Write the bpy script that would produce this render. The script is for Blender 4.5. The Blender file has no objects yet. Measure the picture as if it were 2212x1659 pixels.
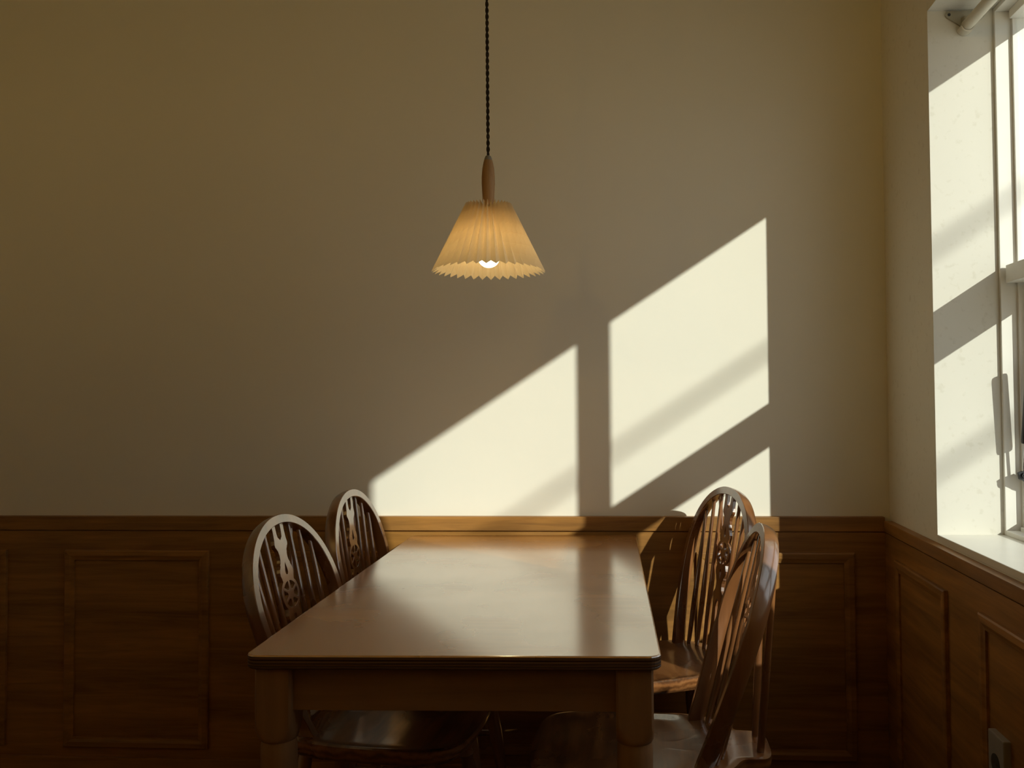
import bpy, bmesh, math, random
from mathutils import Vector, Matrix

C = bpy.context.scene.collection
PI = math.pi
random.seed(7)

# ------------------------------------------------------------------ camera, sky, sun, exposure
cam_data = bpy.data.cameras.new('camera')
cam = bpy.data.objects.new('camera', cam_data)
C.objects.link(cam)
YAW, PITCH, ROLL = -0.0651, -0.0287, -0.0081
cam_data.sensor_fit = 'HORIZONTAL'
cam_data.sensor_width = 36.0
cam_data.lens = 36.0 * 1850.4 / 2212.0
cam_data.shift_x = -(1241.6 - 1106.0) / 2212.0
cam_data.shift_y = (805.2 - 829.5) / 2212.0
cam_data.clip_start = 0.02
cam_data.clip_end = 500
cy, sy = math.cos(YAW), math.sin(YAW)
cp, sp = math.cos(PITCH), math.sin(PITCH)
cr, sr = math.cos(ROLL), math.sin(ROLL)
M = (Matrix(((cr, -sr, 0), (sr, cr, 0), (0, 0, 1)))
     @ Matrix(((1, 0, 0), (0, cp, -sp), (0, sp, cp)))
     @ Matrix(((cy, 0, -sy), (0, 1, 0), (sy, 0, cy)))
     @ Matrix(((1, 0, 0), (0, 0, -1), (0, 1, 0))))
rot = Matrix((M[0], -M[1], -M[2])).transposed()
cam.matrix_world = Matrix.Translation((0, 0, 1.174)) @ rot.to_4x4()
bpy.context.scene.camera = cam

sc = bpy.context.scene
sc.view_settings.view_transform = 'Standard'
sc.view_settings.look = 'None'
sc.view_settings.gamma = 1.0
sc.view_settings.use_curve_mapping = False
sc.view_settings.exposure = 0.0
sc.cycles.max_bounces = 12
sc.cycles.diffuse_bounces = 7
sc.cycles.glossy_bounces = 5
sc.cycles.transmission_bounces = 6
sc.cycles.transparent_max_bounces = 12
sc.cycles.sample_clamp_indirect = 4.0

SUN_DIR = Vector((-0.883, 1.0, -0.578)).normalized()
world = bpy.data.worlds.new('world')
sc.world = world
world.use_nodes = True
wn = world.node_tree
bg = wn.nodes['Background']
bg.inputs['Color'].default_value = (0.97, 0.98, 1.0, 1)
bg.inputs['Strength'].default_value = 1.15

sun_d = bpy.data.lights.new('sun', 'SUN')
sun_d.energy = 4.3
sun_d.angle = 0.0093
sun_d.color = (1.0, 0.985, 0.87)
sun = bpy.data.objects.new('sun', sun_d)
sun.rotation_euler = SUN_DIR.to_track_quat('-Z', 'Y').to_euler()
sun.location = (8, -8, 6)
C.objects.link(sun)

# ------------------------------------------------------------------ numbers of the room (metres)
D = 2.653          # plaster face of the back wall
WF = 2.632         # face of the panelling on the back wall
XW = 0.7765        # plaster face of the right wall
XF = XW - 0.0215   # face of the panelling on the right wall
XOUT = 1.103       # outer face of the right wall
WY0, WY1 = 0.484, 2.249     # window opening along the wall
WZ0, WZ1 = 0.800, 2.167     # window opening in height
XL, YB, ZC = -3.3, -2.6, 2.75
CAPZ = 0.808

# ------------------------------------------------------------------ materials
def new_mat(name):
    m = bpy.data.materials.new(name)
    m.use_nodes = True
    nt = m.node_tree
    return m, nt, nt.nodes, nt.links, nt.nodes['Principled BSDF']

def ramp(nodes, stops):
    r = nodes.new('ShaderNodeValToRGB')
    els = r.color_ramp.elements
    els[0].position, els[0].color = stops[0][0], (*stops[0][1], 1)
    els[1].position, els[1].color = stops[-1][0], (*stops[-1][1], 1)
    for p, c in stops[1:-1]:
        e = els.new(p)
        e.color = (*c, 1)
    return r

def wood(name, dark, mid, light, axis='X', rough=0.4, spec=0.5, scale=6.0, stretch=14.0, bump=0.12, rings=0.35,
         coat=0.0, coat_rough=0.2, wave_scale=3.0, rough_var=0.1, coat_ior=1.7):
    m, nt, N, L, b = new_mat(name)
    tc = N.new('ShaderNodeTexCoord')
    oi = N.new('ShaderNodeObjectInfo')
    add = N.new('ShaderNodeVectorMath'); add.operation = 'ADD'
    sc_ = N.new('ShaderNodeVectorMath'); sc_.operation = 'SCALE'
    comb = N.new('ShaderNodeCombineXYZ')
    for i in range(3):
        L.new(oi.outputs['Random'], comb.inputs[i])
    L.new(comb.outputs[0], sc_.inputs[0]); sc_.inputs['Scale'].default_value = 7.0
    L.new(tc.outputs['Object'], add.inputs[0]); L.new(sc_.outputs[0], add.inputs[1])
    mp = N.new('ShaderNodeMapping')
    s = [scale * stretch / 4] * 3
    s['XYZ'.index(axis)] = scale / 4
    mp.inputs['Scale'].default_value = s
    L.new(add.outputs[0], mp.inputs['Vector'])
    n1 = N.new('ShaderNodeTexNoise'); n1.inputs['Scale'].default_value = 1.0
    n1.inputs['Detail'].default_value = 9; n1.inputs['Roughness'].default_value = 0.62; n1.inputs['Distortion'].default_value = 0.6
    L.new(mp.outputs[0], n1.inputs['Vector'])
    mp2 = N.new('ShaderNodeMapping')
    s2 = [1.0] * 3
    s2['XYZ'.index(axis)] = 0.16
    mp2.inputs['Scale'].default_value = s2
    L.new(add.outputs[0], mp2.inputs['Vector'])
    wv = N.new('ShaderNodeTexWave'); wv.wave_type = 'RINGS'
    wv.inputs['Scale'].default_value = wave_scale; wv.inputs['Distortion'].default_value = 5.0
    wv.inputs['Detail'].default_value = 3; wv.inputs['Detail Scale'].default_value = 1.6
    L.new(mp2.outputs[0], wv.inputs['Vector'])
    mx = N.new('ShaderNodeMix'); mx.data_type = 'FLOAT'
    mx.inputs[0].default_value = rings
    L.new(n1.outputs['Fac'], mx.inputs[2]); L.new(wv.outputs['Fac'], mx.inputs[3])
    r = ramp(N, [(0.25, dark), (0.5, mid), (0.78, light)])
    L.new(mx.outputs[0], r.inputs['Fac'])
    L.new(r.outputs['Color'], b.inputs['Base Color'])
    b.inputs['Specular IOR Level'].default_value = spec
    # broad patches of wear change the gloss
    n2 = N.new('ShaderNodeTexNoise'); n2.inputs['Scale'].default_value = 5.0; n2.inputs['Detail'].default_value = 5
    L.new(add.outputs[0], n2.inputs['Vector'])
    mr = N.new('ShaderNodeMapRange')
    mr.inputs['From Min'].default_value = 0.3; mr.inputs['From Max'].default_value = 0.7
    mr.inputs['To Min'].default_value = max(0.03, rough - rough_var); mr.inputs['To Max'].default_value = rough + rough_var
    L.new(n2.outputs['Fac'], mr.inputs['Value']); L.new(mr.outputs[0], b.inputs['Roughness'])
    bp = N.new('ShaderNodeBump'); bp.inputs['Strength'].default_value = bump; bp.inputs['Distance'].default_value = 0.004
    L.new(mx.outputs[0], bp.inputs['Height']); L.new(bp.outputs[0], b.inputs['Normal'])
    if coat:
        b.inputs['Coat Weight'].default_value = coat
        b.inputs['Coat Roughness'].default_value = coat_rough
        b.inputs['Coat IOR'].default_value = coat_ior
    return m

def plaster(name, col, rough=0.85, bump=0.06, speck=0.0):
    m, nt, N, L, b = new_mat(name)
    tc = N.new('ShaderNodeTexCoord')
    n1 = N.new('ShaderNodeTexNoise'); n1.inputs['Scale'].default_value = 2.2; n1.inputs['Detail'].default_value = 4
    L.new(tc.outputs['Object'], n1.inputs['Vector'])
    r = ramp(N, [(0.3, tuple(c * 0.97 for c in col)), (0.7, col)])
    L.new(n1.outputs['Fac'], r.inputs['Fac'])
    out = r.outputs['Color']
    if speck:
        v = N.new('ShaderNodeTexNoise'); v.inputs['Scale'].default_value = 55; v.inputs['Detail'].default_value = 3
        L.new(tc.outputs['Object'], v.inputs['Vector'])
        rs = ramp(N, [(0.28, (0.78, 0.76, 0.70)), (0.40, (1, 1, 1))])
        L.new(v.outputs['Fac'], rs.inputs['Fac'])
        mm = N.new('ShaderNodeMix'); mm.data_type = 'RGBA'; mm.blend_type = 'MULTIPLY'; mm.inputs[0].default_value = speck
        L.new(out, mm.inputs[6]); L.new(rs.outputs['Color'], mm.inputs[7])
        out = mm.outputs[2]
    L.new(out, b.inputs['Base Color'])
    b.inputs['Roughness'].default_value = rough
    b.inputs['Specular IOR Level'].default_value = 0.2
    n2 = N.new('ShaderNodeTexNoise'); n2.inputs['Scale'].default_value = 9; n2.inputs['Detail'].default_value = 7
    L.new(tc.outputs['Object'], n2.inputs['Vector'])
    bp = N.new('ShaderNodeBump'); bp.inputs['Strength'].default_value = bump; bp.inputs['Distance'].default_value = 0.01
    L.new(n2.outputs['Fac'], bp.inputs['Height']); L.new(bp.outputs[0], b.inputs['Normal'])
    return m

def plain(name, col, rough=0.4, metal=0.0, spec=0.5, noise=0.06):
    m, nt, N, L, b = new_mat(name)
    tc = N.new('ShaderNodeTexCoord')
    n1 = N.new('ShaderNodeTexNoise'); n1.inputs['Scale'].default_value = 14; n1.inputs['Detail'].default_value = 4
    L.new(tc.outputs['Object'], n1.inputs['Vector'])
    r = ramp(N, [(0.3, tuple(max(0, c * (1 - noise)) for c in col)), (0.7, tuple(min(1, c * (1 + noise)) for c in col))])
    L.new(n1.outputs['Fac'], r.inputs['Fac']); L.new(r.outputs['Color'], b.inputs['Base Color'])
    b.inputs['Roughness'].default_value = rough; b.inputs['Metallic'].default_value = metal
    b.inputs['Specular IOR Level'].default_value = spec
    return m

MAT = {}
MAT['plaster'] = plaster('plaster', (0.88, 0.85, 0.745))
MAT['plaster_right'] = plaster('plaster_right', (0.88, 0.85, 0.745), speck=0.35)
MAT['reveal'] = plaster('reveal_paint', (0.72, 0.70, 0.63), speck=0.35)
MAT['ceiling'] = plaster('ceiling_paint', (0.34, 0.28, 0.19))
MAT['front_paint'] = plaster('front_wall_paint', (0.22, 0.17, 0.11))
MAT['panel_x'] = wood('panelling', (0.18, 0.080, 0.018), (0.32, 0.147, 0.032), (0.48, 0.225, 0.050), axis='X', rough=0.48, spec=0.55, scale=13, stretch=16, bump=0.04, rings=0.15)
MAT['panel_y'] = wood('panelling_right', (0.18, 0.080, 0.018), (0.32, 0.147, 0.032), (0.48, 0.225, 0.050), axis='Y', rough=0.48, spec=0.55, scale=13, stretch=16, bump=0.04, rings=0.15)
MAT['table_top'] = wood('table_varnish', (0.30, 0.118, 0.022), (0.46, 0.19, 0.040), (0.62, 0.27, 0.062), axis='X', rough=0.25, spec=0.8, scale=5, stretch=9, bump=0.05, rings=0.06, rough_var=0.08, coat=1.0, coat_rough=0.15, coat_ior=2.9)
MAT['table_leg'] = wood('table_leg_stain', (0.17, 0.088, 0.038), (0.27, 0.145, 0.064), (0.37, 0.205, 0.092), axis='Z', rough=0.45, spec=0.8, scale=8, stretch=12, bump=0.05, rings=0.15)
MAT['table_apron'] = wood('table_apron_stain', (0.17, 0.088, 0.038), (0.27, 0.145, 0.064), (0.36, 0.20, 0.090), axis='X', rough=0.45, spec=0.8, scale=8, stretch=12, bump=0.05, rings=0.15)
MAT['chair'] = wood('chair_stain', (0.11, 0.040, 0.012), (0.23, 0.088, 0.027), (0.36, 0.155, 0.052), axis='Z', rough=0.30, spec=0.8, coat=1.0, coat_rough=0.14, coat_ior=2.0, scale=9, stretch=8, bump=0.06, rings=0.2)
MAT['seat'] = wood('chair_seat_stain', (0.10, 0.038, 0.012), (0.22, 0.085, 0.026), (0.33, 0.142, 0.048), axis='Y', rough=0.28, spec=0.7, scale=8, stretch=14, bump=0.16, rings=0.33, wave_scale=20.0, coat=0.8, coat_rough=0.12)
MAT['floor'] = wood('floor_boards', (0.06, 0.028, 0.012), (0.10, 0.046, 0.020), (0.14, 0.066, 0.03), axis='Y', rough=0.5, spec=0.3, scale=6, stretch=10, bump=0.05, rings=0.15)
MAT['white'] = plain('white_gloss_paint', (0.80, 0.785, 0.73), rough=0.45, spec=0.4, noise=0.02)
MAT['sill'] = plain('sill_paint', (0.80, 0.785, 0.72), rough=0.35, spec=0.45, noise=0.02)
MAT['rod'] = plain('cream_metal', (0.66, 0.62, 0.52), rough=0.4, spec=0.5, noise=0.03)
MAT['bracket'] = plain('shade_dark_metal', (0.36, 0.34, 0.27), rough=0.45, spec=0.5)  # colour darkened to stand in for the shade of the rod
MAT['black'] = plain('black_metal', (0.022, 0.024, 0.027), rough=0.35, spec=0.5)
MAT['chrome'] = plain('chrome', (0.7, 0.7, 0.72), rough=0.18, metal=1.0)
MAT['cord'] = plain('cord_fabric', (0.030, 0.022, 0.016), rough=0.9, spec=0.2)
MAT['grey'] = plain('grey_cap', (0.22, 0.21, 0.18), rough=0.5)
MAT['lamp_wood'] = wood('lamp_wood', (0.22, 0.12, 0.05), (0.36, 0.205, 0.09), (0.46, 0.28, 0.13), axis='Z', rough=0.5, spec=0.3, scale=30, stretch=14, bump=0.05, rings=0.1)
MAT['socket'] = plain('socket_plastic', (0.33, 0.31, 0.28), rough=0.4)
MAT['socket_dark'] = plain('socket_recess', (0.05, 0.05, 0.045), rough=0.5)
MAT['ground'] = plain('outside_paving', (0.55, 0.52, 0.46), rough=0.9, spec=0.2, noise=0.2)
MAT['dark_wood'] = plain('brown_bakelite', (0.05, 0.03, 0.02), rough=0.4)

# plywood edge of the table: thin plies, light and dark, by height
m, nt, N, L, b = new_mat('plywood_edge')
tc = N.new('ShaderNodeTexCoord'); sx = N.new('ShaderNodeSeparateXYZ'); L.new(tc.outputs['Object'], sx.inputs[0])
nz = N.new('ShaderNodeTexNoise'); nz.inputs['Scale'].default_value = 6; L.new(tc.outputs['Object'], nz.inputs['Vector'])
ma = N.new('ShaderNodeMath'); ma.operation = 'MULTIPLY_ADD'; ma.inputs[1].default_value = 0.0016; L.new(nz.outputs['Fac'], ma.inputs[0]); L.new(sx.outputs['Z'], ma.inputs[2])
mm = N.new('ShaderNodeMath'); mm.operation = 'MULTIPLY'; mm.inputs[1].default_value = 1 / 0.0052; L.new(ma.outputs[0], mm.inputs[0])
fr = N.new('ShaderNodeMath'); fr.operation = 'FRACT'; L.new(mm.outputs[0], fr.inputs[0])
rr = ramp(N, [(0.0, (0.045, 0.02, 0.008)), (0.55, (0.07, 0.032, 0.013)), (0.68, (0.22, 0.12, 0.05)), (0.9, (0.20, 0.11, 0.045)), (1.0, (0.045, 0.02, 0.008))])
L.new(fr.outputs[0], rr.inputs['Fac']); L.new(rr.outputs['Color'], b.inputs['Base Color'])
b.inputs['Roughness'].default_value = 0.5
MAT['ply'] = m

# lamp shade: thin pleated paper-like plastic that lets light through
m, nt, N, L, b = new_mat('shade_paper')
out = N['Material Output']; N.remove(b)
df = N.new('ShaderNodeBsdfDiffuse'); df.inputs['Color'].default_value = (0.80, 0.70, 0.52, 1)
tr = N.new('ShaderNodeBsdfTranslucent'); tr.inputs['Color'].default_value = (0.80, 0.66, 0.44, 1)
tc = N.new('ShaderNodeTexCoord'); nz = N.new('ShaderNodeTexNoise'); nz.inputs['Scale'].default_value = 40; L.new(tc.outputs['Object'], nz.inputs['Vector'])
mr = N.new('ShaderNodeMapRange'); mr.inputs['To Min'].default_value = 0.30; mr.inputs['To Max'].default_value = 0.38; L.new(nz.outputs['Fac'], mr.inputs['Value'])
ms = N.new('ShaderNodeMixShader'); L.new(mr.outputs[0], ms.inputs[0]); L.new(df.outputs[0], ms.inputs[1]); L.new(tr.outputs[0], ms.inputs[2]); L.new(ms.outputs[0], out.inputs['Surface'])
MAT['shade'] = m

m, nt, N, L, b = new_mat('bulb_glow')
b.inputs['Base Color'].default_value = (0.9, 0.85, 0.7, 1)
b.inputs['Emission Color'].default_value = (1.0, 0.74, 0.36, 1)
b.inputs['Emission Strength'].default_value = 20.0
MAT['bulb'] = m

m, nt, N, L, b = new_mat('fill_globe')  # strong emission for the added fill lamps
b.inputs['Base Color'].default_value = (0.9, 0.86, 0.75, 1)
b.inputs['Emission Color'].default_value = (1.0, 0.66, 0.20, 1)
b.inputs['Emission Strength'].default_value = 98.0
MAT['globe'] = m
MAT['brass'] = plain('brass', (0.5, 0.36, 0.16), rough=0.35, metal=1.0)

m, nt, N, L, b = new_mat('curtain_linen')
out = N['Material Output']; N.remove(b)
df = N.new('ShaderNodeBsdfDiffuse'); df.inputs['Color'].default_value = (0.50, 0.46, 0.38, 1)
tr = N.new('ShaderNodeBsdfTranslucent'); tr.inputs['Color'].default_value = (0.45, 0.40, 0.30, 1)
tc = N.new('ShaderNodeTexCoord'); nz = N.new('ShaderNodeTexNoise'); nz.inputs['Scale'].default_value = 90; L.new(tc.outputs['Object'], nz.inputs['Vector'])
mr = N.new('ShaderNodeMapRange'); mr.inputs['To Min'].default_value = 0.10; mr.inputs['To Max'].default_value = 0.18; L.new(nz.outputs['Fac'], mr.inputs['Value'])
ms = N.new('ShaderNodeMixShader'); L.new(mr.outputs[0], ms.inputs[0]); L.new(df.outputs[0], ms.inputs[1]); L.new(tr.outputs[0], ms.inputs[2]); L.new(ms.outputs[0], out.inputs['Surface'])
MAT['linen'] = m

m, nt, N, L, b = new_mat('window_glass')
out = N['Material Output']; N.remove(b)
tp = N.new('ShaderNodeBsdfTransparent'); tp.inputs['Color'].default_value = (0.96, 0.98, 0.97, 1)
gl = N.new('ShaderNodeBsdfGlossy'); gl.inputs['Roughness'].default_value = 0.02
lw = N.new('ShaderNodeLayerWeight'); lw.inputs['Blend'].default_value = 0.5
pw = N.new('ShaderNodeMath'); pw.operation = 'POWER'; pw.inputs[1].default_value = 5.0; L.new(lw.outputs['Facing'], pw.inputs[0])
fz = N.new('ShaderNodeMath'); fz.operation = 'MULTIPLY_ADD'; fz.inputs[1].default_value = 0.8; fz.inputs[2].default_value = 0.03; L.new(pw.outputs[0], fz.inputs[0])
ms = N.new('ShaderNodeMixShader'); L.new(fz.outputs[0], ms.inputs[0]); L.new(tp.outputs[0], ms.inputs[1]); L.new(gl.outputs[0], ms.inputs[2]); L.new(ms.outputs[0], out.inputs['Surface'])
MAT['glass'] = m

# ------------------------------------------------------------------ mesh helpers
def link_mesh(name, verts, faces, mat, parent=None, smooth=False, mats=None, fmats=None, loc=None):
    me = bpy.data.meshes.new(name)
    me.from_pydata([tuple(v) for v in verts], [], faces)
    for mt in (mats or [mat]):
        me.materials.append(MAT[mt])
    if fmats:
        for p, i in zip(me.polygons, fmats):
            p.material_index = i
    if smooth:
        for p in me.polygons:
            p.use_smooth = True
    me.update()
    o = bpy.data.objects.new(name, me)
    C.objects.link(o)
    if parent is not None:
        o.parent = parent
    if loc is not None:
        o.location = loc
    return o

class MB:
    def __init__(self):
        self.v = []; self.f = []
    def add(self, v, f):
        k = len(self.v)
        self.v += [tuple(p) for p in v]
        self.f += [tuple(i + k for i in q) for q in f]
        return self
    def box(self, x0, x1, y0, y1, z0, z1, bev=0.0):
        if bev <= 0:
            v = [(x, y, z) for z in (z0, z1) for y in (y0, y1) for x in (x0, x1)]
            f = [(0, 2, 3, 1), (4, 5, 7, 6), (0, 1, 5, 4), (2, 6, 7, 3), (0, 4, 6, 2), (1, 3, 7, 5)]
            return self.add(v, f)
        bm = bmesh.new()
        bmesh.ops.create_cube(bm, size=1)
        for q in bm.verts:
            q.co = Vector(((x0 + x1) / 2 + q.co.x * (x1 - x0), (y0 + y1) / 2 + q.co.y * (y1 - y0), (z0 + z1) / 2 + q.co.z * (z1 - z0)))
        bmesh.ops.bevel(bm, geom=list(bm.edges), offset=bev, segments=2, affect='EDGES', profile=0.6)
        bm.verts.ensure_lookup_table(); bm.verts.index_update()
        self.add([q.co[:] for q in bm.verts], [tuple(q.index for q in fc.verts) for fc in bm.faces])
        bm.free()
        return self
    def lathe(self, prof, n=20, centre=(0, 0, 0), cap=True):
        v = []; f = []
        for (r, z) in prof:
            for i in range(n):
                a = 2 * PI * i / n
                v.append((centre[0] + r * math.cos(a), centre[1] + r * math.sin(a), centre[2] + z))
        for j in range(len(prof) - 1):
            for i in range(n):
                f.append((j * n + i, j * n + (i + 1) % n, (j + 1) * n + (i + 1) % n, (j + 1) * n + i))
        if cap:
            f.append(tuple(range(n))[::-1]); f.append(tuple((len(prof) - 1) * n + i for i in range(n)))
        return self.add(v, f)
    def sweep(self, path, section, frames=None, cap=True):
        """section: list of (a,b) or function(t)->list; frames: list of (A,B) axes"""
        n = len(path); v = []; f = []
        path = [Vector(p) for p in path]
        if frames is None:
            frames = []
            t0 = (path[1] - path[0]).normalized()
            up = Vector((0, 0, 1)) if abs(t0.z) < 0.9 else Vector((1, 0, 0))
            A = (up - t0 * up.dot(t0)).normalized()
            for i in range(n):
                t = (path[min(i + 1, n - 1)] - path[max(i - 1, 0)]).normalized()
                A = (A - t * A.dot(t)).normalized()
                frames.append((A.copy(), t.cross(A)))
        k = None
        for i, p in enumerate(path):
            s = section(i / (n - 1)) if callable(section) else section
            k = len(s)
            A, B = frames[i]
            for (a, b_) in s:
                v.append(p + A * a + B * b_)
        for j in range(n - 1):
            for i in range(k):
                f.append((j * k + i, j * k + (i + 1) % k, (j + 1) * k + (i + 1) % k, (j + 1) * k + i))
        if cap:
            f.append(tuple(range(k))[::-1]); f.append(tuple((n - 1) * k + i for i in range(k)))
        return self.add(v, f)
    def rod(self, p, q, prof, n=10):
        """round bar from p to q; prof: list of (t, radius)"""
        p = Vector(p); q = Vector(q); d = q - p
        t = d.normalized()
        up = Vector((0, 0, 1)) if abs(t.z) < 0.9 else Vector((1, 0, 0))
        A = (up - t * up.dot(t)).normalized(); B = t.cross(A)
        v = []; f = []
        for (s, r) in prof:
            for i in range(n):
                a = 2 * PI * i / n
                v.append(p + d * s + A * (r * math.cos(a)) + B * (r * math.sin(a)))
        for j in range(len(prof) - 1):
            for i in range(n):
                f.append((j * n + i, j * n + (i + 1) % n, (j + 1) * n + (i + 1) % n, (j + 1) * n + i))
        f.append(tuple(range(n))[::-1]); f.append(tuple((len(prof) - 1) * n + i for i in range(n)))
        return self.add(v, f)
    def build(self, name, mat, parent=None, smooth=False, loc=None):
        o = link_mesh(name, self.v, self.f, mat, parent, False, loc=loc)
        bm = bmesh.new(); bm.from_mesh(o.data)
        bmesh.ops.recalc_face_normals(bm, faces=bm.faces)
        bm.to_mesh(o.data); bm.free()
        if smooth:
            for p in o.data.polygons:
                p.use_smooth = True
            try:
                o.data.set_sharp_from_angle(angle=math.radians(40))
            except Exception:
                pass
        return o

def box(name, x0, x1, y0, y1, z0, z1, mat, parent=None, bev=0.0):
    return MB().box(x0, x1, y0, y1, z0, z1, bev).build(name, mat, parent)

def empty(name, loc=(0, 0, 0), rz=0.0):
    o = bpy.data.objects.new(name, None)
    C.objects.link(o)
    o.location = loc
    o.rotation_euler = (0, 0, rz)
    o.empty_display_size = 0.1
    return o

def tag(o, label=None, cat=None, group=None, kind=None):
    if label: o['label'] = label
    if cat: o['category'] = cat
    if group: o['group'] = group
    if kind: o['kind'] = kind
    return o

# ------------------------------------------------------------------ room shell
tag(box('floor', XL - .1, XW, YB - .1, D, -0.12, 0.0, 'floor'), 'dark brown board floor under the dining table', kind='structure')
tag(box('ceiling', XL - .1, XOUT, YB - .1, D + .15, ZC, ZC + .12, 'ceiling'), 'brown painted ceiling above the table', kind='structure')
tag(box('wall_back', XL - .1, XOUT, D, D + .15, -0.12, ZC, 'plaster'), 'cream plaster wall behind the table with a window-shaped sun patch', kind='structure')
tag(box('wall_left', XL - .1, XL, YB, D, 0.0, ZC, 'plaster'), 'cream plaster wall at the far side of the room', kind='structure')
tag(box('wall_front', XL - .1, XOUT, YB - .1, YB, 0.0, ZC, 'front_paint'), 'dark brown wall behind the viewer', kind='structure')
wr = MB()
wr.box(XW, XOUT, YB, WY0, -0.12, ZC)
wr.box(XW, XOUT, WY1, D, -0.12, ZC)
wr.box(XW, XOUT, WY0, WY1, -0.12, WZ0)
wr.box(XW, XOUT, WY0, WY1, WZ1, ZC)
wr_o = wr.build('wall_right', 'plaster_right')
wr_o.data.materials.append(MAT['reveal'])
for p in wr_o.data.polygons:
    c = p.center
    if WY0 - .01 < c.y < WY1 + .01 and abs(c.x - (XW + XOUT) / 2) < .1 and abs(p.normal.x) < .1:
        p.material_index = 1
tag(wr_o, 'cream plaster wall with the sunny window opening', kind='structure')

# outside
tag(box('ground', XOUT, 40, -40, 40, -0.5, -0.35, 'ground'), 'pale paved ground outside the window', kind='structure')

# ------------------------------------------------------------------ panelling on the back wall
MW, MT = 0.031, 0.011     # moulding width and thickness
def bevel_strip(mb, along, a0, a1, z0, z1, face, sign, mitre):
    pass

def moulding_frame(parent, place, a0, a1, z0, z1, mat):
    """four mitred strips round a panel; place(a, z, depth) -> point (depth measured out of the panelling)"""
    def strip(o0, o1, i0, i1):
        # o0,o1 outer corners ; i0,i1 inner corners (a,z)
        v = []
        prof = [(0.0, 0.0), (0.0, MT * .8), (0.12, MT), (0.55, MT), (0.8, MT * .72), (1.0, MT * .62), (1.0, 0.0)]
        for (o, i) in ((o0, i0), (o1, i1)):
            for (t, dpt) in prof:
                v.append(place(o[0] + (i[0] - o[0]) * t, o[1] + (i[1] - o[1]) * t, dpt))
        n = len(prof)
        f = [(k, k + 1, n + k + 1, n + k) for k in range(n - 1)] + [(n - 1, 0, n, 2 * n - 1), tuple(range(n)), tuple(range(n, 2 * n))[::-1]]
        mb = MB().add(v, f)
        return mb.build('moulding', mat, parent)
    w = MW
    strip((a0, z1), (a1, z1), (a0 + w, z1 - w), (a1 - w, z1 - w))
    strip((a0, z0), (a1, z0), (a0 + w, z0 + w), (a1 - w, z0 + w))
    strip((a0, z0), (a0, z1), (a0 + w, z0 + w), (a0 + w, z1 - w))
    strip((a1, z0), (a1, z1), (a1 - w, z0 + w), (a1 - w, z1 - w))

PZ0, PZ1 = 0.085, 0.702
t1 = box('trim_1', XL, XF, WF, D, 0.0, 0.7615, 'panel_x')
tag(t1, 'brown wooden wainscot along the back wall behind the table', kind='structure')
box('cap_rail', XL, XF, WF - .004, D, 0.7655, CAPZ, 'panel_x', t1, bev=.0012)
box('groove', XL, XF, WF + .005, D, 0.7615, 0.7655, 'panel_x', t1)
for i in range(5):
    a0 = -2.463 + 0.664 * i
    a1 = a0 + .47
    p = box('panel', a0 + MW, a1 - MW, WF - .0015, WF + .004, PZ0 + MW + .002, PZ1 - MW - .002, 'panel_x', t1)
    moulding_frame(p, lambda a, z, d: (a, WF - d, z), a0, a1, PZ0, PZ1, 'panel_x')
bb = box('baseboard_back', XL, XF, WF - .012, WF, 0.0, 0.055, 'panel_x', bev=.002)
tag(bb, 'low brown skirting under the back wainscot', kind='structure')

# ------------------------------------------------------------------ panelling on the right wall
t2 = box('trim_2', XF, XW, YB, D, 0.0, 0.7615, 'panel_y')
tag(t2, 'brown wooden wainscot along the right wall under the window', kind='structure')
box('cap_rail', XF - .004, XW, YB, WF - .004, 0.7655, CAPZ - .011, 'panel_y', t2, bev=.0012)
box('groove', XF + .005, XW, YB, D, 0.7615, 0.7655, 'panel_y', t2)
edges = [(2.517, 2.127), (1.925, 1.455), (1.255, 0.785), (0.585, 0.115), (-0.085, -0.555)]
for (b1, b0) in edges:
    p = box('panel', XF - .0015, XF + .004, b0 + MW, b1 - MW, PZ0 + MW + .002, PZ1 - MW - .002, 'panel_y', t2)
    moulding_frame(p, lambda a, z, d: (XF - d, a, z), b0, b1, PZ0, PZ1, 'panel_y')
bb = box('baseboard_right', XF - .012, XF, YB, WF - .012, 0.0, 0.055, 'panel_y', bev=.002)
tag(bb, 'low brown skirting under the right wainscot', kind='structure')

# ------------------------------------------------------------------ window
win = empty('window_1', (XW, WY1, WZ0))
tag(win, 'white painted window with a mullion and crossbar, sun shining in', kind='structure')
def wbox(name, x0, x1, y0, y1, z0, z1, mat='white', parent=None, bev=0.0015):
    par = parent or win
    o = box(name, x0, x1, y0, y1, z0, z1, mat, None, bev)
    o.parent = par
    o.matrix_parent_inverse = Matrix.Translation((XW, WY1, WZ0)).inverted()
    return o
FX0, FX1 = 0.9415, 1.030      # main frame, room side and outside
SZ = 0.817                    # top of the sill
wbox('sill', XW - .001, FX0 + .03, WY0, WY1, WZ0, SZ, 'sill', bev=.002)
wbox('jamb', FX0, FX1, WY1 - .010, WY1 + .0, SZ, WZ1)                     # thin visible lining
wbox('jamb', FX0 + .040, FX1, WY1 - .019, WY1 - .009, SZ, WZ1)            # step behind it
wbox('jamb', FX0, FX1, WY0, WY0 + .03, SZ, WZ1)
wbox('head', FX0, FX1, WY0 + .03, WY1 - .010, WZ1 - .012, WZ1)
wbox('head', FX0 + .032, FX1, WY0 + .03, WY1 - .019, WZ1 - .035, WZ1 - .012)
wbox('bottom_rail', FX0, FX0 + .032, WY0 + .03, WY1 - .010, SZ, SZ + .012)
wbox('bottom_rail', FX0 + .032, FX1, WY0 + .03, WY1 - .019, SZ, SZ + .022)
MY0, MY1 = 1.390, 1.444
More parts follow.
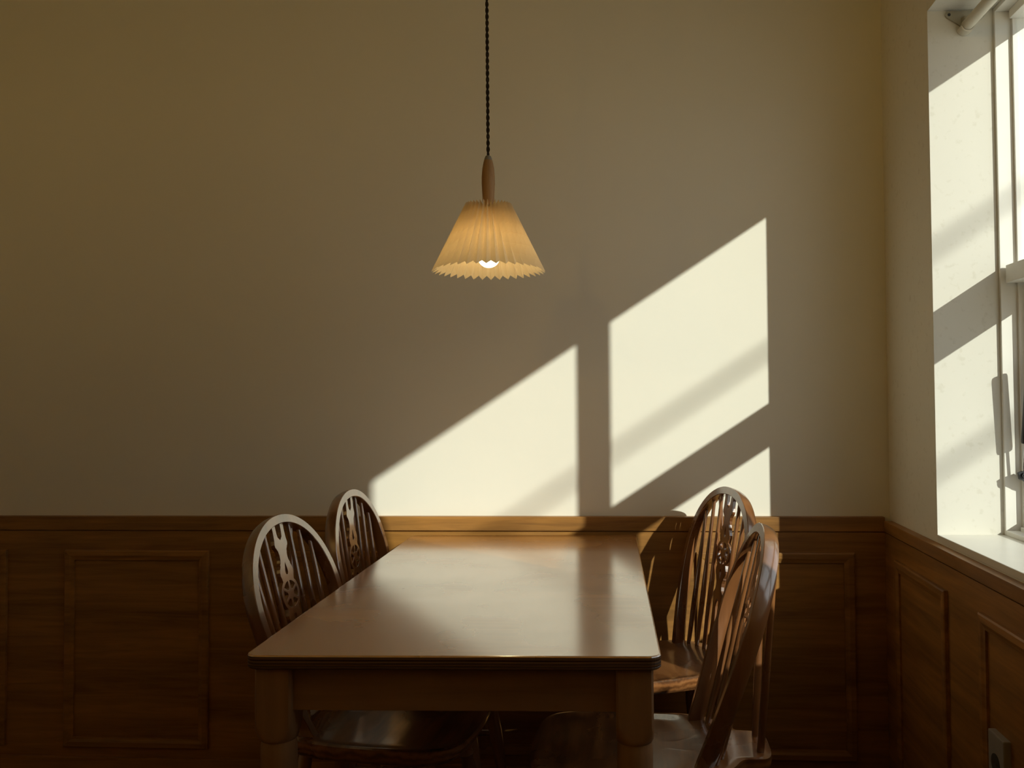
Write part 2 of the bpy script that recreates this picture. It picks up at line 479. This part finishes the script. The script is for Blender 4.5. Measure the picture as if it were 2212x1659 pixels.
wbox('mullion', FX0 + .004, FX0 + .065, MY0, MY1, SZ + .022, WZ1 - .035)
TZ0, TZ1 = 1.455, 1.500
lights = [(MY1, WY1 - .019), (WY0 + .03, MY0)]
for (a, c) in lights:
    wbox('transom', FX0 + .010, FX0 + .070, a, c, TZ0, TZ1)
    # lower opening sash, a little further out
    sx0, sx1 = 1.000, 1.045
    s = wbox('sash', sx0, sx1, a + .002, a + .028, SZ + .024, TZ0 - .002)
    for (y0, y1, z0, z1) in ((c - .028, c - .002, SZ + .024, TZ0 - .002), (a + .028, c - .028, TZ0 - .030, TZ0 - .002), (a + .028, c - .028, SZ + .024, SZ + .050)):
        q = box('sash_rail', sx0, sx1, y0, y1, z0, z1, 'white', s, .0015)
    wbox('pane', 1.020, 1.024, a + .026, c - .026, SZ + .048, TZ0 - .028, 'glass', bev=0)
    wbox('pane', 0.990, 0.994, a, c, TZ1 - .004, WZ1 - .031, 'glass', bev=0)

# black friction stay on the lower sash
st = MB().rod((0.987, 2.186, 1.250), (0.979, 2.205, 1.050), [(0, .0095), (.03, .0105), (.97, .0105), (1, .0095)], 14).build('window_stay', 'black', None, True)
st.parent = win; st.matrix_parent_inverse = Matrix.Translation((XW, WY1, WZ0)).inverted()
tag(st, 'black gas stay with a chrome rod')
q = MB().rod((0.979, 2.205, 1.053), (0.976, 2.212, 0.980), [(0, .0032), (1, .0032)], 10).build('stay_rod', 'chrome', None, True)
q.parent = st
br = MB()
pts = [(0.962, 0.977), (0.984, 0.985), (1.003, 0.967), (1.003, 0.944), (0.990, 0.949), (0.965, 0.961)]
n = len(pts)
br.add([(x, 2.207, z) for x, z in pts] + [(x, 2.217, z) for x, z in pts], [tuple(range(n)), tuple(range(n, 2 * n))[::-1]] + [(i, (i + 1) % n, n + (i + 1) % n, n + i) for i in range(n)])
br.rod((0.975, 2.201, 0.971), (0.975, 2.209, 0.971), [(0, .007), (1, .007)], 10)
br.rod((0.994, 2.203, 0.961), (0.994, 2.229, 0.961), [(0, .010), (1, .010)], 10)
q = br.build('stay_bracket', 'black'); q.parent = st
q = MB().rod((0.975, 2.1995, 0.971), (0.975, 2.2015, 0.971), [(0, .0035), (1, .0035)], 10).build('screw', 'chrome'); q.parent = st

# ------------------------------------------------------------------ overhead cables outside (their soft shadows cross the sun patches)
def cable(px_point, dist, rad):
    p = Vector(px_point) - SUN_DIR * dist
    o = MB().rod((p.x, p.y - 9, p.z), (p.x, p.y + 9, p.z), [(0, rad), (1, rad)], 8).build('overhead_cable', 'black')
    return o
CAB = [((0.205, D, 1.17), 9.0), ((0.205, D, 0.60), 9.0)]
for i, (pp, dd) in enumerate(CAB):
    o = cable(pp, dd, 0.012)
    tag(o, ['upper dark overhead cable running outside past the window', 'lower dark overhead cable running outside past the window'][i], 'cable', 'overhead cables')

# ------------------------------------------------------------------ dining table
TX, TY = -0.3126, 1.991
TROT = 0.0285
tb = empty('dining_table', (TX, TY, 0), TROT)
tag(tb, 'long brown varnished wooden dining table with a plywood-edged top', 'table')
HW, HL, TZ = 0.341, 0.609, 0.757
TH = 0.023
def rounded_rect(hx, hy, r, n=6):
    pts = []
    for (sx_, sy_, a0) in ((1, 1, 0), (-1, 1, PI / 2), (-1, -1, PI), (1, -1, 1.5 * PI)):
        for i in range(n + 1):
            a = a0 + PI / 2 * i / n
            pts.append((sx_ * (hx - r) + r * math.cos(a), sy_ * (hy - r) + r * math.sin(a)))
    return pts
rings = []
for (inset, z) in ((0.003, TZ - TH), (0.0006, TZ - TH + .002), (0.0, TZ - TH + .004), (0.0006, TZ - .018), (0.0, TZ - .014), (0.0006, TZ - .010), (0.0, TZ - .006), (0.0, TZ - .0025), (0.0012, TZ - .0006), (0.003, TZ)):
    rings.append([(x, y, z) for x, y in rounded_rect(HW - inset, HL - inset, 0.022 - inset)])
n = len(rings[0]); v = [p for r_ in rings for p in r_]; f = []; fm = []
for j in range(len(rings) - 1):
    for i in range(n):
        f.append((j * n + i, j * n + (i + 1) % n, (j + 1) * n + (i + 1) % n, (j + 1) * n + i)); fm.append(1 if j < len(rings) - 3 else 0)
f.append(tuple(range(n))[::-1]); fm.append(1)
f.append(tuple((len(rings) - 1) * n + i for i in range(n))); fm.append(0)
top = link_mesh('tabletop', v, f, None, tb, mats=['table_top', 'ply'], fmats=fm)
ZA0 = 0.660
LI, LW = 0.013, 0.061
ax, ay = HW - LI - LW / 2, HL - LI - LW / 2
for sgn in (-1, 1):
    box('apron', -ax + LW / 2 - .004, ax - LW / 2 + .004, sgn * (HL - LI - .022) - .010, sgn * (HL - LI - .022) + .010, ZA0, TZ - TH, 'table_apron', tb, .0015)
    o = box('apron', sgn * (HW - LI - .022) - .010, sgn * (HW - LI - .022) + .010, -ay + LW / 2 - .004, ay - LW / 2 + .004, ZA0, TZ - TH, 'table_apron', tb, .0015)
def leg_mesh():
    h = LW / 2
    n = 48
    prof = [(0.606 + .151 - .024, 9), (0.640, 9), (0.632, 1.36 * h), (0.625, 1.26 * h), (0.619, 1.17 * h), (0.613, 1.06 * h), (0.609, 0.985 * h), (0.6075, 0.93 * h), (0.604, 0.925 * h),
            (0.598, 0.96 * h), (0.585, 0.975 * h), (0.50, 0.97 * h), (0.35, 0.90 * h), (0.2, 0.80 * h), (0.08, 0.70 * h), (0.05, 0.78 * h), (0.02, 0.80 * h), (0.0, 0.66 * h)]
    v = []; f = []
    for (z, r) in prof:
        for i in range(n):
            a = 2 * PI * (i + .5) / n
            sq = h / max(abs(math.cos(a)), abs(math.sin(a)))
            rr_ = min(sq, r, 1.38 * h)
            v.append((rr_ * math.cos(a), rr_ * math.sin(a), z))
    for j in range(len(prof) - 1):
        for i in range(n):
            f.append((j * n + i, (j + 1) * n + i, (j + 1) * n + (i + 1) % n, j * n + (i + 1) % n))
    f.append(tuple(range(n))); f.append(tuple((len(prof) - 1) * n + i for i in range(n))[::-1])
    return v, f
lv, lf = leg_mesh()
first = None
for sx_ in (-1, 1):
    for sy_ in (-1, 1):
        if first is None:
            o = MB().add(lv, lf).build('leg', 'table_leg', tb, True); first = o
        else:
            o = first.copy(); C.objects.link(o); o.parent = tb
        o.location = (sx_ * ax, sy_ * ay + (0.010 if sy_ > 0 else 0), 0.0005)

# ------------------------------------------------------------------ wheelback chairs
SEAT = 0.46
WFOOT, WMAX, H0, HH, EX = 0.137, 0.195, 0.278, 0.474, 0.48
def hoop_w(h):
    if h < 0: return WFOOT
    if h < H0: return WFOOT + (WMAX - WFOOT) * math.sin(h / H0 * PI / 2)
    return WMAX * max(0.0, 1 - ((h - H0) / (HH - H0)) ** 2) ** EX
def hoop_h(y):
    return H0 + (HH - H0) * math.sqrt(max(0, 1 - (abs(y) / WMAX) ** (1 / EX)))

def catmull(pts, per=6):
    out = []; n = len(pts)
    for i in range(n):
        p0, p1, p2, p3 = (Vector(pts[(i + k) % n]) for k in (-1, 0, 1, 2))
        for k in range(per):
            t = k / per
            out.append(0.5 * ((2 * p1) + (p2 - p0) * t + (2 * p0 - 5 * p1 + 4 * p2 - p3) * t * t + (3 * p1 - p0 - 3 * p2 + p3) * t ** 3))
    return out

def sm(a, b, x):
    t = min(1, max(0, (x - a) / (b - a))); return t * t * (3 - 2 * t)

def seat_mesh():
    half = [(0.328, 0.0), (0.326, 0.06), (0.318, 0.12), (0.295, 0.155), (0.255, 0.170), (0.20, 0.175), (0.13, 0.174), (0.06, 0.170), (0.0, 0.163), (-0.045, 0.146), (-0.075, 0.115), (-0.092, 0.085), (-0.105, 0.074), (-0.130, 0.072), (-0.148, 0.066), (-0.157, 0.045)]
    outl = half + [(-0.159, 0.0)] + [(x, -y) for x, y in half[1:]][::-1]
    ol = catmull(outl, 5)
    cx = 0.10
    n = len(ol); v = []; f = []
    def topz(x, y, s):
        xr = -0.028 + 0.05 * (y / .18) ** 2
        dish = 0.007 * sm(xr, xr + .05, x) * (1 - sm(0.80, 0.98, s) * .75)
        dish *= 1 - 0.45 * math.exp(-(y / .04) ** 2) * sm(.15, .30, x)
        edge = 0.0025 * sm(0.95, 1.0, s)
        return SEAT - dish - edge
    ss = [0.06, 0.18, 0.30, 0.42, 0.52, 0.60, 0.67, 0.73, 0.78, 0.83, 0.87, 0.91, 0.94, 0.965, 0.985, 1.0]
    rings = []
    for s in ss:
        rings.append([(cx + (p.x - cx) * s, p.y * s, topz(cx + (p.x - cx) * s, p.y * s, s)) for p in ol])
    for (s, z) in ((1.004, SEAT - .010), (1.0, SEAT - .020), (0.975, SEAT - .030), (0.93, SEAT - .038), (0.4, SEAT - .038)):
        rings.append([(cx + (p.x - cx) * s, p.y * s, z) for p in ol])
    for r_ in rings: v += r_
    for j in range(len(rings) - 1):
        for i in range(n):
            f.append((j * n + i, (j + 1) * n + i, (j + 1) * n + (i + 1) % n, j * n + (i + 1) % n))
    f.append(tuple(range(n))); f.append(tuple((len(rings) - 1) * n + i for i in range(n))[::-1])
    return v, f

def splat_flat():
    """flat outline (u, v in metres along the splat) with the fretwork holes, through a filled 2D curve"""
    Ls = 0.455
    out = [(1.01, .0265), (.95, .025), (.905, .0262), (.885, .0285), (.872, .0275), (.862, .0235), (.848, .0190), (.825, .0165), (.803, .0168), (.787, .0195), (.779, .0225), (.771, .0222), (.757, .0262), (.74, .0290), (.724, .0290), (.710, .0262), (.700, .0240)]
    wc, wr_ = 0.622, 0.0395
    left = [(v * Ls, w) for v, w in out]
    # lower half mirrors the upper about the wheel, then runs down into the seat
    low = []
    for v, w in out[3:][::-1]:
        low.append(((2 * wc - v) * Ls, w))
    low = [p for p in low if p[0] > 0]
    tail = [(0.335 * Ls, .0255), (0.28 * Ls, .0225), (0.2 * Ls, .0205), (0.12 * Ls, .0215), (0.05 * Ls, .025), (-0.01 * Ls, .027)]
    arc = []
    a0 = math.acos(.024 / wr_)
    for i in range(13):
        a = a0 - 2 * a0 * i / 12
        arc.append((wc * Ls + wr_ * math.sin(a), wr_ * math.cos(a)))
    right = left[:-1] + arc + low[1:] + tail      # (height, +u) going down
    fork = [(1.01 * Ls, .0125), (.94 * Ls, .0115), (.918 * Ls, .0095), (.900 * Ls, .0)]
    poly = [(w, h) for h, w in right] + [(-w, h) for h, w in right[::-1]]
    # fork notch in the top
    poly += [(-w, h) for h, w in fork] + [(w, h) for h, w in fork[:-1][::-1]]
    holes = []
    # teardrops above and below the wheel
    tear = [(.790, 0.0), (.772, .0028), (.755, .0048), (.742, .0062), (.732, .0062), (.724, .0040), (.721, 0.0)]
    for mirror in (False, True):
        pts = []
        for v_, w in tear: pts.append((w, v_ if not mirror else 2 * wc - v_))
        for v_, w in tear[1:-1][::-1]: pts.append((-w, v_ if not mirror else 2 * wc - v_))
        holes.append([(w, v_ * Ls) for w, v_ in pts])
    # long slot of the lower fork
    slot = [(.345, 0.0), (.325, .0085), (.29, .0105), (.22, .0085), (.15, .0065), (.11, .004), (.095, 0.0)]
    holes.append([(w, v_ * Ls) for v_, w in slot] + [(-w, v_ * Ls) for v_, w in slot[1:-1][::-1]])
    # six openings between the spokes
    for k in range(6):
        a = k * PI / 3
        pts = []
        hw = 0.0030
        ri, ro = .0115, .0315
        def pt(r, side):
            da = math.asin(min(.99, hw / r))
            return a + side * (PI / 6 - da)
        for i in range(7):
            t = pt(ro, -1) + (pt(ro, 1) - pt(ro, -1)) * i / 6
            pts.append((ro * math.cos(t), ro * math.sin(t)))
        pts.append((.015 * math.cos(pt(.015, 1)), .015 * math.sin(pt(.015, 1))))
        pts.append((ri * math.cos(a), ri * math.sin(a)))
        pts.append((.015 * math.cos(pt(.015, -1)), .015 * math.sin(pt(.015, -1))))
        holes.append([(x, wc * Ls + y) for x, y in pts])
    cu = bpy.data.curves.new('splat_outline', 'CURVE'); cu.dimensions = '2D'; cu.fill_mode = 'BOTH'; cu.extrude = 0.0042; cu.bevel_depth = 0.0006
    for pl in [poly] + holes:
        s = cu.splines.new('POLY'); s.points.add(len(pl) - 1); s.use_cyclic_u = True
        for q, (x, y) in zip(s.points, pl): q.co = (x, y, 0, 1)
    tmp = bpy.data.objects.new('splat_outline', cu); C.objects.link(tmp)
    dg = bpy.context.evaluated_depsgraph_get()
    me = bpy.data.meshes.new_from_object(tmp.evaluated_get(dg))
    v = [tuple(q.co) for q in me.vertices]; f = [tuple(p.vertices) for p in me.polygons]
    bpy.data.objects.remove(tmp); bpy.data.curves.remove(cu); bpy.data.meshes.remove(me)
    return v, f
SPL_V, SPL_F = splat_flat()
SEAT_V, SEAT_F = seat_mesh()

def make_chair(name, label, loc, rz, rec):
    root = empty(name, (loc[0], loc[1], 0), rz)
    tag(root, label, 'chair', 'wheelback chairs round the dining table')
    cr_, sr_ = math.cos(rec), math.sin(rec)
    def P(y, h, nrm=0.0):        # point of the tilted back plane; nrm > 0 towards the sitter
        return Vector((-h * sr_ + nrm * cr_, y, SEAT + h * cr_ + nrm * sr_))
    o = MB().add(SEAT_V, SEAT_F).build('seat', 'seat', root, True)
    # bow: bent bar swept along the arch
    fw, dp = 0.021, 0.034
    hs = [-.03, -.015] + [H0 * i / 14 for i in range(15)] + [H0 + (HH - H0) * math.sin(PI / 2 * i / 22) for i in range(1, 23)]
    cen = [(hoop_w(h), h) for h in hs]
    cen = cen + [(-y, h) for y, h in cen[:-1][::-1]]
    path = []; frames = []
    sec = [(-.5, -.35), (-.5, -.04), (-.44, 0), (.44, 0), (.5, -.04), (.5, -.35), (.44, -.62), (.30, -.86), (.0, -1.0), (-.30, -.86), (-.44, -.62)]
    for i, (y, h) in enumerate(cen):
        a = Vector(cen[max(0, i - 1)]); c = Vector(cen[min(len(cen) - 1, i + 1)])
        t = (c - a).normalized()
        nin = Vector((-t.y, t.x))      # towards the inside of the arch
        q = Vector((y, h)) + nin * (fw / 2)
        path.append(P(q.x, q.y))
        frames.append(((P(nin.x, nin.y) - P(0, 0)).normalized(), (P(0, 0, 1) - P(0, 0)).normalized()))
    mb = MB().sweep(path, [(a * fw, b_ * dp) for a, b_ in sec], frames)
    mb.build('bow', 'chair', root, True)
    # spindles
    feet = [(.046, -.060), (.079, -.053), (.108, -.040)]
    tops = [.058, .099, .138]
    prof = [(0, .0055), (.06, .0062), (.3, .0080), (.45, .0076), (.8, .0056), (1, .0050)]
    for s in (-1, 1):
        for (fy, fx), ty in zip(feet, tops):
            mb = MB().rod((fx, s * fy, SEAT - .006), P(s * ty, hoop_h(ty) - .017, -dp * .5), prof, 10)
            mb.build('spindle', 'chair', root, True)
    # wheel splat
    base = Vector((-.064, 0, SEAT - .004)); topp = P(0, HH - .013, -dp * .45)
    ax_ = (topp - base); ln = ax_.length; ax_.normalize()
    nr_ = Vector((0, 1, 0)).cross(ax_).normalized()
    k = ln / 0.455
    MB().add([base + Vector((0, 1, 0)) * x + ax_ * (y * k) + nr_ * z for x, y, z in SPL_V], SPL_F).build('splat', 'chair', root)
    # two braces from the tail of the seat up to the bow
    for s in (-1, 1):
        mb = MB().rod((-.136, s * .040, SEAT - .006), P(s * .088, hoop_h(.088) - .012, -dp * .8), [(0, .0075), (.3, .0085), (.6, .0070), (1, .0052)], 10)
        mb.build('brace', 'chair', root, True)
    # turned legs and stretchers
    lp = [(0, .013), (.10, .016), (.16, .0185), (.19, .014), (.215, .018), (.24, .0135), (.30, .0165), (.5, .0195), (.68, .0165), (.76, .013), (.785, .0175), (.81, .013), (.9, .0145), (1, .0125)]
    tips = {}
    for (tx, ty, bx, by) in ((.245, .118, .300, .162), (-.030, .105, -.100, .148)):
        for s in (-1, 1):
            a = Vector((tx, s * ty, SEAT - .036)); c = Vector((bx, s * by, 0.003))
            MB().rod(a, c, lp, 14).build('leg', 'chair', root, True)
            tips[(tx > 0, s)] = a + (c - a) * .52
    sp_ = [(0, .008), (.25, .011), (.5, .0145), (.75, .011), (1, .008)]
    mids = []
    for s in (-1, 1):
        a, c = tips[(True, s)], tips[(False, s)]
        MB().rod(a, c, sp_, 10).build('stretcher', 'chair', root, True)
        mids.append((a + c) / 2)
    MB().rod(mids[0], mids[1], sp_, 10).build('stretcher', 'chair', root, True)
    return root

CH = [('wheelback_chair', 'dark wooden wheelback chair in shade at the front left of the table', (-0.664, 1.929), -0.09, 0.329),
      ('wheelback_chair', 'brown wheelback chair left of the table, nearest the sunlit wall patch', (-0.678, 2.357), -0.035, 0.228),
      ('wheelback_chair', 'sunlit reddish wheelback chair in the corner between table and back wainscot', (0.157, 2.402), 3.480, 0.254),
      ('wheelback_chair', 'worn wheelback chair seen edge-on at the front right of the table', (0.117, 1.804), 3.127, 0.321)]
for a in CH:
    make_chair(*a)

# ------------------------------------------------------------------ pendant lamp
LX, LY = -0.3285, 1.978
ZB, ZT = 1.470, 1.624
lamp = empty('pendant_lamp', (LX, LY, ZB))
tag(lamp, 'pleated cream pendant lamp with wooden handle hanging above the table', 'lamp')
NP = 38
v = []; f = []
rows = 7
for j in range(rows):
    t = j / (rows - 1)
    for i in range(2 * NP):
        a = PI * i / NP + .04
        ridge = i % 2 == 0
        rb = 0.1325 if ridge else 0.1195
        rt = 0.0535 if ridge else 0.0375
        r = rb + (rt - rb) * t
        z0 = -0.002 if ridge else 0.0065
        z1 = (ZT - ZB) + (0.005 if ridge else -0.007)
        v.append((r * math.cos(a), r * math.sin(a), z0 + (z1 - z0) * t))
n = 2 * NP
for j in range(rows - 1):
    for i in range(n):
        f.append((j * n + i, j * n + (i + 1) % n, (j + 1) * n + (i + 1) % n, (j + 1) * n + i))
sh = link_mesh('shade', v, f, 'shade', lamp)
tag(sh, 'pleated cream shade glowing from the bulb')
ring = MB()
ring.lathe([(.0375, .140), (.0395, .1405), (.0395, .1435), (.0375, .144)], 40, cap=False)
ring.f += [(3 * 40 + i, 3 * 40 + (i + 1) % 40, (i + 1) % 40, i) for i in range(40)]
for k in range(3):
    a = k * 2 * PI / 3 + .3
    ring.rod((.010 * math.cos(a), .010 * math.sin(a), .142), (.0385 * math.cos(a), .0385 * math.sin(a), .142), [(0, .0016), (1, .0016)], 6)
ring.build('shade_ring', 'dark_wood', lamp)
MB().lathe([(.0115, .142), (.0122, .150), (.0142, .180), (.0156, .205), (.0155, .222), (.0140, .241), (.0112, .256), (.0098, .2615)], 24).build('handle', 'lamp_wood', lamp, True)
MB().lathe([(.0098, .2605), (.0088, .2655), (.0062, .2715), (.004, .2725)], 20).build('handle_cap', 'grey', lamp, True)
MB().lathe([(.016, .078), (.017, .083), (.017, .138), (.012, .1425)], 20).build('socket', 'dark_wood', lamp, True)
MB().lathe([(.0004, .0085)] + [(.026 * math.sin(a), .0345 - .026 * math.cos(a)) for a in [PI * k / 14 for k in range(1, 11)]] + [(.0135, .063), (.013, .079)], 24).build('bulb', 'bulb', lamp, True)
# cord: two strands twisted together
z0, z1 = .272, ZC - ZB - .02
cd = None
for s in (0, 1):
    path = []
    nn = 420
    for i in range(nn + 1):
        z = z0 + (z1 - z0) * i / nn
        a = 2 * PI * (z - z0) / 0.030 + s * PI
        rr_ = 0.0021 * min(1, .25 + (z - z0) / .01)
        path.append((rr_ * math.cos(a) - .003 * (z - z0), rr_ * math.sin(a), z))
    sec = [(.0022 * math.cos(2 * PI * k / 6), .0022 * math.sin(2 * PI * k / 6)) for k in range(6)]
    MB().sweep(path, sec).build('cord_strand', 'cord', lamp, True)
MB().lathe([(.045, z1), (.045, z1 + .012), (.030, z1 + .0195)], 24, centre=(-.003 * (z1 - z0), 0, 0)).build('ceiling_rose', 'dark_wood', lamp, True)

# ------------------------------------------------------------------ curtain rod in the top of the window reveal
RX, RZ = 0.868, 2.118
cr_root = MB().rod((RX, WY1 - .022, RZ), (RX, WY0 + .022, RZ), [(0, .0145), (1, .0145)], 20).build('curtain_rod', 'rod', None, True)
tag(cr_root, 'cream curtain rod across the top of the window', 'curtain rod')
for (yw, dr) in ((WY1, -1), (WY0, 1)):
    bk = MB()
    # rounded three-hole plate on the reveal
    pts = [(-.046, .030), (-.050, .024), (-.046, .017), (-.012, -.006), (0.0, -.012), (.012, -.006), (.046, .017), (.050, .024), (.046, .030), (.038, .033), (-.038, .033)]
    pl = [(RX + .002 + x, z + RZ + .012) for x, z in pts]
    n = len(pl)
    bk.add([(x, yw, z) for x, z in pl] + [(x, yw + dr * .005, z) for x, z in pl], [tuple(range(n)), tuple(range(n, 2 * n))] + [(i, (i + 1) % n, n + (i + 1) % n, n + i) for i in range(n)])
    bk.rod((RX + .002, yw + dr * .004, RZ + .022), (RX, yw + dr * .018, RZ + .004), [(0, .011), (.6, .009), (1, .010)], 12)
    p = bk.build('bracket', 'bracket', cr_root, True)
    cup = MB()
    sec = []
    ri, ro = .0155, .0195
    k = 14
    angs = [PI + .25 + (PI - .5) * i / (k - 1) for i in range(k)]
    for y_ in (yw + dr * .001, yw + dr * .030):
        for a in angs: sec.append((RX + ri * math.cos(a), y_, RZ + ri * math.sin(a)))
        for a in angs: sec.append((RX + ro * math.cos(a), y_, RZ + ro * math.sin(a)))
    fc = []
    for i in range(k - 1):
        fc += [(i, i + 1, 2 * k + i + 1, 2 * k + i), (k + i, k + i + 1, 3 * k + i + 1, 3 * k + i), (i, i + 1, k + i + 1, k + i), (2 * k + i, 2 * k + i + 1, 3 * k + i + 1, 3 * k + i)]
    for e in (0, k - 1): fc.append((e, k + e, 3 * k + e, 2 * k + e))
    cup.add(sec, fc).build('cup', 'rod', p, True)
    for xs in (-.040, .040):
        MB().rod((RX + .002 + xs, yw + dr * .0045, RZ + .036), (RX + .002 + xs, yw + dr * .0065, RZ + .036), [(0, .004), (1, .0035)], 10).build('screw', 'black', p)

# added, unseen linen curtain at the rod's near end, shaped to shade the near chair
edge = [(2.136, 0.645), (2.0, 0.700), (1.9, 0.750), (1.6, 0.835), (1.276, 0.948), (1.17, 1.03), (1.066, 1.10), (1.0, 1.14), (0.96, 1.31), (0.80, 1.34)]  # lower edge widened to block the sun under the table
def edge_y(z):
    for (za, ya), (zb, yb) in zip(edge, edge[1:]):
        if z <= za and z >= zb:
            return ya + (yb - ya) * (za - z) / (za - zb)
    return edge[-1][1] if z < edge[-1][0] else edge[0][1]
cu = MB(); nu, nv = 90, 40
v = []; f = []
for j in range(nv + 1):
    z = 2.094 - (2.094 - 0.822) * j / nv
    y1_ = edge_y(z)
    for i in range(nu + 1):
        t = i / nu
        a = t * 2 * PI * 8.5
        amp = 0.020 + .003 * j / nv
        v.append((RX + amp * math.sin(a) + .004 * math.sin(3 * a + z * 4), 0.530 + (y1_ - 0.530) * t, z))
for j in range(nv):
    for i in range(nu):
        k = j * (nu + 1) + i
        f.append((k, k + 1, k + nu + 2, k + nu + 1))
o = link_mesh('curtain', v, f, 'linen', None, True)
for k in range(6):
    yk = 0.538 + .020 * k
    rg = MB().sweep([(RX + .0185 * math.cos(2 * PI * i / 20), yk, RZ - .0025 + .0185 * math.sin(2 * PI * i / 20)) for i in range(20)] + [(RX + .0185, yk, RZ - .0025)], [(.0016 * math.cos(2 * PI * q / 6), .0016 * math.sin(2 * PI * q / 6)) for q in range(6)])
    rg.build('curtain_ring', 'bracket', o, True)
tag(o, 'added unseen linen curtain gathered at the near end of the curtain rod', 'curtain')

# added unseen fill lamps: opal bulbs over shallow brass dishes, hanging behind the viewer
def fill_dish_lamp(x, y, z, label, br_=0.05, up=0.0):
    r = empty('fill_dish_lamp', (x, y, z))
    tag(r, label, 'lamp', 'added fill lamps')
    MB().lathe([(.0005, -br_)] + [(br_ * math.sin(a), -br_ * math.cos(a)) for a in [PI * k / 16 for k in range(1, 15)]], 28).build('bulb', 'globe', r, True)
    MB().lathe([(.02, .045), (.026, .052), (.026, .10), (.010, .115)], 20).build('socket', 'dark_wood', r, True)
    prof = [(.012, -.128), (.12, -.128), (.22, -.120), (.28, -.110), (.302, -.102), (.298, -.099), (.276, -.106), (.22, -.115), (.12, -.123), (.012, -.123)]  # dish shaped to keep the fill light off the panelling
    MB().lathe([(r_, z_ + up) for r_, z_ in prof], 40).build('dish', 'brass', r, True)
    for k in range(3):
        a = k * 2 * PI / 3
        MB().rod((.29 * math.cos(a), .29 * math.sin(a), -.105), (.012 * math.cos(a), .012 * math.sin(a), .22), [(0, .0012), (1, .0012)], 6).build('wire', 'dark_wood', r)
    MB().rod((0, 0, .11), (0, 0, ZC - z - .02), [(0, .004), (1, .004)], 8).build('cord', 'cord', r, True)
    MB().lathe([(.045, ZC - z - .025), (.045, ZC - z - .012), (.030, ZC - z)], 24).build('ceiling_rose', 'dark_wood', r, True)
fill_dish_lamp(-2.5, -1.2, 2.33, 'added brass dish fill lamp hanging nearest the left wall, behind the viewer', 0.066, 0.026)
fill_dish_lamp(-1.2, -1.2, 2.33, 'added brass dish fill lamp hanging in the middle of the room behind the viewer', 0.066, 0.026)
fill_dish_lamp(0.15, -0.6, 2.33, 'added brass dish fill lamp hanging nearest the window wall, behind the viewer', 0.034, 0.005)

# ------------------------------------------------------------------ surface-mounted socket on the right wainscot
sk = empty('wall_socket', (XF, 1.827, 0.43))
tag(sk, 'small grey surface-mounted round-hole socket box low on the right wainscot', 'socket')
sb = MB()
Y0, Y1, Z0, Z1, T = -0.037, 0.038, -0.080, 0.046, 0.017
q = MB().box(-T, -.0005, Y0, Y1, Z0, Z1, .003).build('box', 'socket', sk)
q = MB(); q.rod((-T - .0012, .0015, -.013), (-T + .001, .0015, -.013), [(0, .020), (1, .020)], 24); q.build('recess', 'socket_dark', sk, True)
for dy in (-.008, .008):
    MB().rod((-T - .0020, .0015 + dy, -.013), (-T - .001, .0015 + dy, -.013), [(0, .0025), (1, .0025)], 8).build('contact', 'chrome', sk)
MB().rod((-T - .0012, .0015, -.042), (-T + .001, .0015, -.042), [(0, .003), (1, .003)], 8).build('screw', 'chrome', sk)
